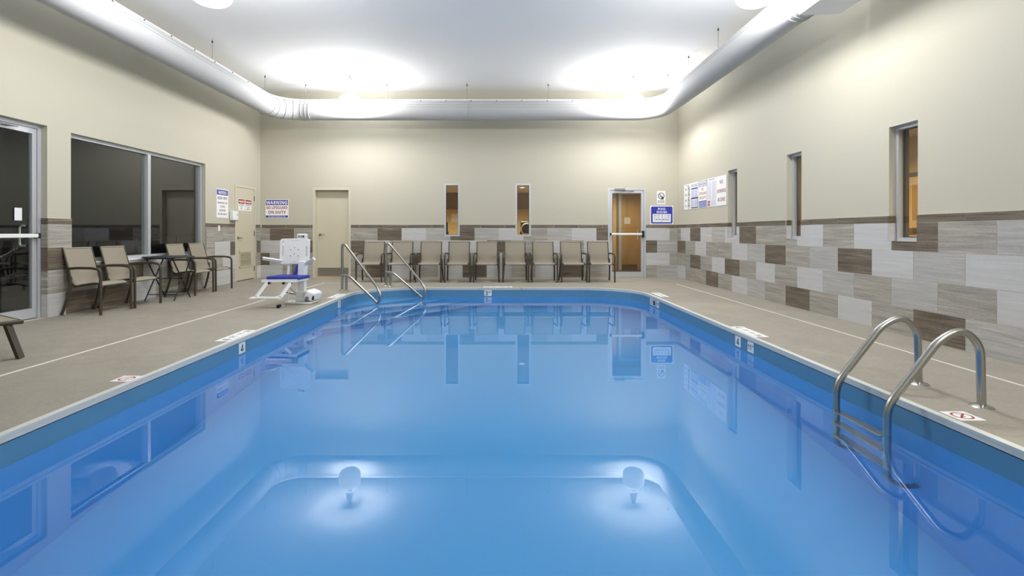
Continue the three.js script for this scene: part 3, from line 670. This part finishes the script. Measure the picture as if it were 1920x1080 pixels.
// ---------------------------------------------------------------- signs and markings
function print(w, h, draw, res = 256) {
  const k = res / Math.max(w, h), c = document.createElement('canvas'); c.width = Math.round(w * k); c.height = Math.round(h * k);
  const x = c.getContext('2d'); x.fillStyle = '#f4f4f6'; x.fillRect(0, 0, c.width, c.height); x.textAlign = 'center'; x.textBaseline = 'middle';
  const W = c.width, Hh = c.height;
  const text = (s, cx, cy, size, color, font = 'bold', fam = 'sans-serif', maxW = 0.92) => { x.fillStyle = color; x.font = `${font} ${size * Hh}px ${fam}`; x.fillText(s, cx * W, cy * Hh, maxW * W); };
  const rect = (a, b, p, q, color) => { x.fillStyle = color; x.fillRect(a * W, b * Hh, p * W, q * Hh); };
  draw(x, W, Hh, text, rect);
  const t = new THREE.CanvasTexture(c); t.colorSpace = THREE.SRGBColorSpace; return t;
}
const edge = mat('#e9e9ec', 0.5);
function sign(name, label, category, w, h, depth, draw, pos, turn, { tiltUp = false, res = 256, group } = {}) {
  const face = mat('#ffffff', 0.45, 0, { map: print(w, h, draw, res) });
  const g = new THREE.BoxGeometry(w, h, depth); g.translate(0, 0, depth / 2);
  if (tiltUp) g.rotateX(-Math.PI / 2);
  const m = shade(new THREE.Mesh(g, [edge, edge, edge, edge, face, edge])); m.name = numbered(name); m.position.set(...pos); m.rotation.y = turn; scene.add(m);
  return tag(m, label, category, group);
}
const lines = (x, W, Hh, x0, x1, y0, y1, n, color, lw = 0.35) => { x.fillStyle = color; for (let i = 0; i < n; i++) { const y = y0 + (y1 - y0) * (i + 0.5) / n, s = (y1 - y0) / n * lw; let c = x0; while (c < x1 - 0.02) { const l = Math.min(x1 - c, 0.03 + rnd() * 0.12); x.fillRect(c * W, (y - s / 2) * Hh, l * W, s * Hh); c += l + 0.02; } } };
const TL = Math.PI / 2, TR = -Math.PI / 2;
sign('notice_sign', 'white notice sign reading keep off, blue header, by the louvred door', 'sign', 0.46, 0.62, 0.006, (x, W, Hh, text, rect) => {
  rect(0.03, 0.03, 0.94, 0.18, '#34479b'); text('NOTICE', 0.5, 0.125, 0.14, '#ffffff');
  text('KEEP OFF!', 0.5, 0.32, 0.13, '#26262a'); text('HANDICAP LIFT', 0.5, 0.48, 0.085, '#26262a'); text('IS FOR', 0.5, 0.61, 0.09, '#26262a'); text('ASSISTED', 0.5, 0.74, 0.09, '#26262a'); text('ACCESS ONLY!', 0.5, 0.87, 0.085, '#26262a');
}, [XL + 0.002, 1.75, -10.93], TL, { res: 320 });
for (const [z, lab, a] of [[-11.74, 'nearer the handle', ['AUTHORIZED', 'PERS.', 'ONLY']], [-12.06, 'nearer the hinges', ['ELECTRICAL', 'ROOM', 'KEEP OUT']]])
  sign('danger_sign', `small red and white danger sign on the louvred door, ${lab}`, 'sign', 0.29, 0.27, 0.004, (x, W, Hh, text, rect) => {
    rect(0.04, 0.04, 0.92, 0.38, '#1f1a1a'); x.fillStyle = '#c23328'; x.beginPath(); x.ellipse(W / 2, Hh * 0.23, W * 0.43, Hh * 0.16, 0, 0, 7); x.fill(); text('DANGER', 0.5, 0.24, 0.2, '#ffffff');
    a.forEach((s, i) => text(s, 0.5, 0.54 + i * 0.16, 0.14, '#222'));
  }, [XL + 0.001, 1.77, z], TL);
sign('warning_sign', 'blue and white warning sign reading no lifeguard on duty in the corner', 'sign', 0.575, 0.465, 0.006, (x, W, Hh, text, rect) => {
  rect(0.02, 0.03, 0.96, 0.27, '#2a2f9c'); text('WARNING', 0.5, 0.17, 0.24, '#ffffff');
  text('NO LIFEGUARD', 0.5, 0.44, 0.22, '#8a1c2c'); text('ON DUTY', 0.5, 0.69, 0.22, '#8a1c2c'); rect(0.02, 0.86, 0.96, 0.11, '#2a2f9c'); lines(x, W, Hh, 0.12, 0.88, 0.87, 0.96, 2, '#c8cbea', 0.5);
}, [-5.58, 1.717, ZB + 0.002], 0, { res: 320 });
function prohibit(x, W, Hh, cx, cy, r, color) {
  x.strokeStyle = color; x.lineWidth = r * 0.24; x.beginPath(); x.arc(cx, cy, r, 0, 7); x.stroke(); x.beginPath(); x.moveTo(cx - r * 0.7, cy - r * 0.7); x.lineTo(cx + r * 0.7, cy + r * 0.7); x.stroke();
}
sign('prohibition_sign', 'small white sign with crossed circle above the blue pool hours sign', 'sign', 0.215, 0.33, 0.004, (x, W, Hh, text, rect) => {
  x.fillStyle = '#33292a'; x.fillRect(W * 0.52, Hh * 0.44, W * 0.26, Hh * 0.2); x.fillRect(W * 0.3, Hh * 0.4, W * 0.2, Hh * 0.04);
  prohibit(x, W, Hh, W * 0.5, Hh * 0.37, W * 0.34, '#33292a'); lines(x, W, Hh, 0.1, 0.9, 0.7, 0.92, 3, '#55484a', 0.5);
}, [4.02, 1.995, ZB + 0.002], 0);
{
  const o = sign('pool_hours_sign', 'blue pool hours sign beside the glass door', 'sign', 0.57, 0.46, 0.008, (x, W, Hh, text, rect) => {
    x.fillStyle = '#2733a6'; x.beginPath(); x.roundRect ? x.roundRect(W * 0.03, Hh * 0.04, W * 0.94, Hh * 0.92, W * 0.06) : x.rect(W * 0.03, Hh * 0.04, W * 0.94, Hh * 0.92); x.fill();
    text('POOL', 0.5, 0.17, 0.16, '#ffffff', 'bold', 'serif'); text('HOURS', 0.5, 0.34, 0.16, '#ffffff', 'bold', 'serif');
    rect(0.1, 0.44, 0.8, 0.45, '#eceef6');
    text('MON - FRI', 0.28, 0.52, 0.065, '#333'); text('8', 0.52, 0.52, 0.1, '#222'); text('TO', 0.66, 0.52, 0.06, '#333'); text('10', 0.79, 0.52, 0.1, '#222');
    text('SAT - SUN', 0.28, 0.62, 0.065, '#333'); text('8', 0.52, 0.62, 0.1, '#222'); text('TO', 0.66, 0.62, 0.06, '#333'); text('10', 0.79, 0.62, 0.1, '#222');
    lines(x, W, Hh, 0.18, 0.82, 0.71, 0.77, 1, '#444', 0.6); text('3', 0.5, 0.83, 0.09, '#222');
  }, [4.035, 1.56, ZB + 0.002], 0, { res: 320 });
}
const SG = { res: 320 };
const rsign = (name, label, z, w, draw) => sign(name, label, 'sign', w, 0.6, 0.006, draw, [XR - 0.002, 1.965, z], TR, SG);
rsign('safety_pictogram_sign', 'white sign of small black pictograms, farthest from the slit window in the sign row', -12.0, 0.43, (x, W, Hh, text, rect) => {
  text('SPA RULES', 0.5, 0.06, 0.06, '#333');
  for (let i = 0; i < 2; i++) for (let j = 0; j < 4; j++) { const cx = W * (0.28 + i * 0.44), cy = Hh * (0.2 + j * 0.22); if (i) prohibit(x, W, Hh, cx, cy, W * 0.14, '#3a3a46'); x.fillStyle = j === 3 && !i ? '#5a63c0' : '#3a3a46'; x.fillRect(cx - W * 0.07, cy - Hh * 0.02, W * 0.14, Hh * 0.05); x.beginPath(); x.arc(cx, cy - Hh * 0.04, W * 0.035, 0, 7); x.fill(); }
});
rsign('pool_rules_sign', 'white sign with blue rules text and dark blue bars in the sign row', -11.56, 0.44, (x, W, Hh, text, rect) => {
  text('POOL RULES', 0.5, 0.11, 0.15, '#4a53b4'); rect(0.06, 0.2, 0.88, 0.05, '#22266e'); lines(x, W, Hh, 0.08, 0.45, 0.27, 0.55, 8, '#6a72c8', 0.5); lines(x, W, Hh, 0.52, 0.92, 0.27, 0.55, 8, '#6a72c8', 0.5);
  rect(0.04, 0.56, 0.92, 0.06, '#22266e'); rect(0.04, 0.56, 0.05, 0.4, '#22266e'); rect(0.91, 0.56, 0.05, 0.4, '#22266e'); rect(0.04, 0.93, 0.92, 0.04, '#22266e'); lines(x, W, Hh, 0.14, 0.5, 0.65, 0.9, 6, '#6a72c8', 0.5); lines(x, W, Hh, 0.56, 0.88, 0.65, 0.9, 6, '#555a8c', 0.5);
});
rsign('lifeguard_sign', 'white sign with brown no lifeguard on duty lettering in the sign row', -11.1, 0.45, (x, W, Hh, text, rect) => {
  rect(0.04, 0.02, 0.92, 0.2, '#3a4170'); rect(0.07, 0.035, 0.86, 0.17, '#f2f2f5'); text('WARNING', 0.5, 0.125, 0.15, '#4a52a0');
  text('NO', 0.5, 0.32, 0.13, '#8a5c30'); text('LIFEGUARD', 0.5, 0.47, 0.14, '#8a5c30'); text('ON DUTY', 0.5, 0.63, 0.14, '#8a5c30');
  rect(0.04, 0.74, 0.92, 0.24, '#3551a8'); lines(x, W, Hh, 0.08, 0.92, 0.76, 0.97, 4, '#dfe3f4', 0.45);
});
rsign('first_aid_chart', 'pale chart of fine print and a small red square in the sign row', -10.62, 0.45, (x, W, Hh, text, rect) => {
  lines(x, W, Hh, 0.15, 0.85, 0.02, 0.08, 1, '#8a8fb4', 0.6); lines(x, W, Hh, 0.06, 0.46, 0.12, 0.72, 22, '#a4a9cf', 0.5); lines(x, W, Hh, 0.54, 0.94, 0.12, 0.72, 22, '#a4a9cf', 0.5);
  rect(0.05, 0.74, 0.9, 0.008, '#6f76a8'); rect(0.05, 0.78, 0.25, 0.18, '#b8342c'); text('911', 0.175, 0.87, 0.09, '#fff'); lines(x, W, Hh, 0.36, 0.94, 0.77, 0.97, 7, '#a4a9cf', 0.5);
});
rsign('swimming_alone_sign', 'white sign reading no swimming alone in dark red next to the slit window', -10.16, 0.45, (x, W, Hh, text, rect) => {
  text('NO', 0.5, 0.2, 0.17, '#8c3a40'); text('SWIMMING', 0.5, 0.5, 0.17, '#8c3a40'); text('ALONE', 0.5, 0.79, 0.17, '#8c3a40');
});
{ // dispenser and switch on the left wall
  const d = thing('wall_dispenser', 'small white wall box beside the louvred door', 'wall box', [XL, 1.39, -11.33], TL);
  part('body', rbox(0.22, 0.21, 0.09, 0.02, 0, 0.11, 0.046), M.white, d);
  part('base', rbox(0.19, 0.02, 0.08, 0.006, 0, 0.0, 0.045), M.aluDark, d);
  part('button', rbox(0.025, 0.02, 0.006, 0.002, 0.06, 0.13, 0.093), M.dark, d);
  const s = thing('light_switch', 'white switch plate on the tile band below the notice sign', 'switch', [XL + 0.013, 1.215, -10.78], TL);
  part('plate', rbox(0.07, 0.115, 0.008, 0.003, 0, 0, 0.004), M.white, s);
  part('toggle', rbox(0.012, 0.026, 0.014, 0.003, 0, 0, 0.011), M.white, s);
}
// markings
const glyph = (s, size = 0.7) => (x, W, Hh, text) => { text(s, 0.5, 0.54, size, '#1b1c22'); };
const noDive = (x, W, Hh, text) => { x.strokeStyle = '#4a3a3a'; x.lineWidth = W * 0.03; x.beginPath(); x.moveTo(W * 0.3, Hh * 0.55); x.lineTo(W * 0.6, Hh * 0.45); x.lineTo(W * 0.68, Hh * 0.65); x.stroke(); prohibit(x, W, Hh, W * 0.5, Hh * 0.5, W * 0.33, '#a03336'); };
sign('no_diving_tile', 'white no diving tile set in the deck by the pool ladder', 'tile', 0.155, 0.155, 0.004, noDive, [2.835, 0, -3.11], -Math.PI / 2, { tiltUp: true });
sign('no_diving_tile', 'white no diving tile set in the deck on the lounge chair side', 'tile', 0.155, 0.155, 0.004, noDive, [-2.875, 0, -3.9], Math.PI / 2, { tiltUp: true });
const faceCache = {};
function marker(label, x, z, turn, texts) {
  const t = thing('deck_depth_marker', label, 'depth marker', [x, 0, z], turn, 'depth markers set in the deck');
  texts.forEach((s, i) => {
    const f = faceCache[s] ??= mat('#ffffff', 0.45, 0, { map: print(0.15, 0.15, glyph(s, s.length > 1 ? 0.6 : 0.85), 128) });
    const g = new THREE.BoxGeometry(0.148, 0.15, 0.004).translate((i - (texts.length - 1) / 2) * 0.15, 0, 0.002).rotateX(-Math.PI / 2);
    const m = shade(new THREE.Mesh(g, [edge, edge, edge, edge, f, edge])); m.name = 'tile'; t.add(m);
  });
}
marker('white depth marker tiles in the deck on the lounge chair side', -2.88, -5.54, Math.PI / 2, ['4', 'FT', '11', 'IN']);
marker('white depth marker tiles in the deck on the tiled wall side by mid pool', 2.82, -5.75, -Math.PI / 2, ['4', 'FT', '11', 'IN']);
marker('white depth marker tiles in the deck beside the pool lift', -2.90, -8.98, Math.PI / 2, ['3', 'FT', '10', 'IN']);
marker('white depth marker tiles in the deck at the rounded corner facing the sign row', 2.88, -9.15, -Math.PI / 2, ['3', 'FT', '10', 'IN']);
marker('white depth marker tiles in the deck in front of the armchair row', -0.05, -10.46, Math.PI, ['3', 'FT', '10', 'IN']);
function wallMark(label, s, pos, turn) { sign('pool_wall_marker', label, 'depth marker', 0.13, 0.115, 0.004, glyph(s, s.length > 1 ? 0.7 : 0.95), pos, turn, { res: 128, group: 'depth markers on the pool wall' }); }
const MY = -0.108;
wallMark('white tile with a black four on the pool wall, lounge chair side', '4', [PX0, MY, -5.43], TL);
wallMark('white tile with a black four on the pool wall, tiled wall side', '4', [PX1, MY, -5.75], TR);
wallMark('white tile with a black eleven on the pool wall, tiled wall side', '11"', [PX1, MY, -5.46], TR);
sign('pool_wall_marker', 'white tile reading three foot ten on the pool end wall before the armchairs', 'depth marker', 0.15, 0.115, 0.004, (x, W, Hh, text) => { text('3', 0.3, 0.55, 1.0, '#1b1c22'); text('10"', 0.74, 0.36, 0.5, '#1b1c22', 'bold', 'sans-serif', 0.46); }, [-0.25, MY, PZ0], 0, { res: 128, group: 'depth markers on the pool wall' });
wallMark('white tile with a black three on the pool wall beside the pool lift', '3', [PX0, MY, -8.71], TL);
wallMark('white tile with a black three on the pool wall by the rounded corner', '3', [PX1, MY, -9.06], TR);
wallMark('white tile with a black ten on the pool wall by the rounded corner', '10"', [PX1, MY, -8.68], TR);
{
  const k = thing('wall_skimmer', 'small grey skimmer opening between two depth tiles on the pool wall', 'skimmer', [PX1, MY, -8.87], TR);
  frameRect(0.15, 0.11, 0.012, 0.01, M.white, k).position.set(0, -0.055, 0.005);
  part('flap', rbox(0.126, 0.086, 0.004, 0.001, 0, 0, 0.003), M.dark, k);
}

scene.traverse((o) => { if (o.isMesh) { o.castShadow = true; o.receiveShadow = true; } });
renderer.render(scene, camera);
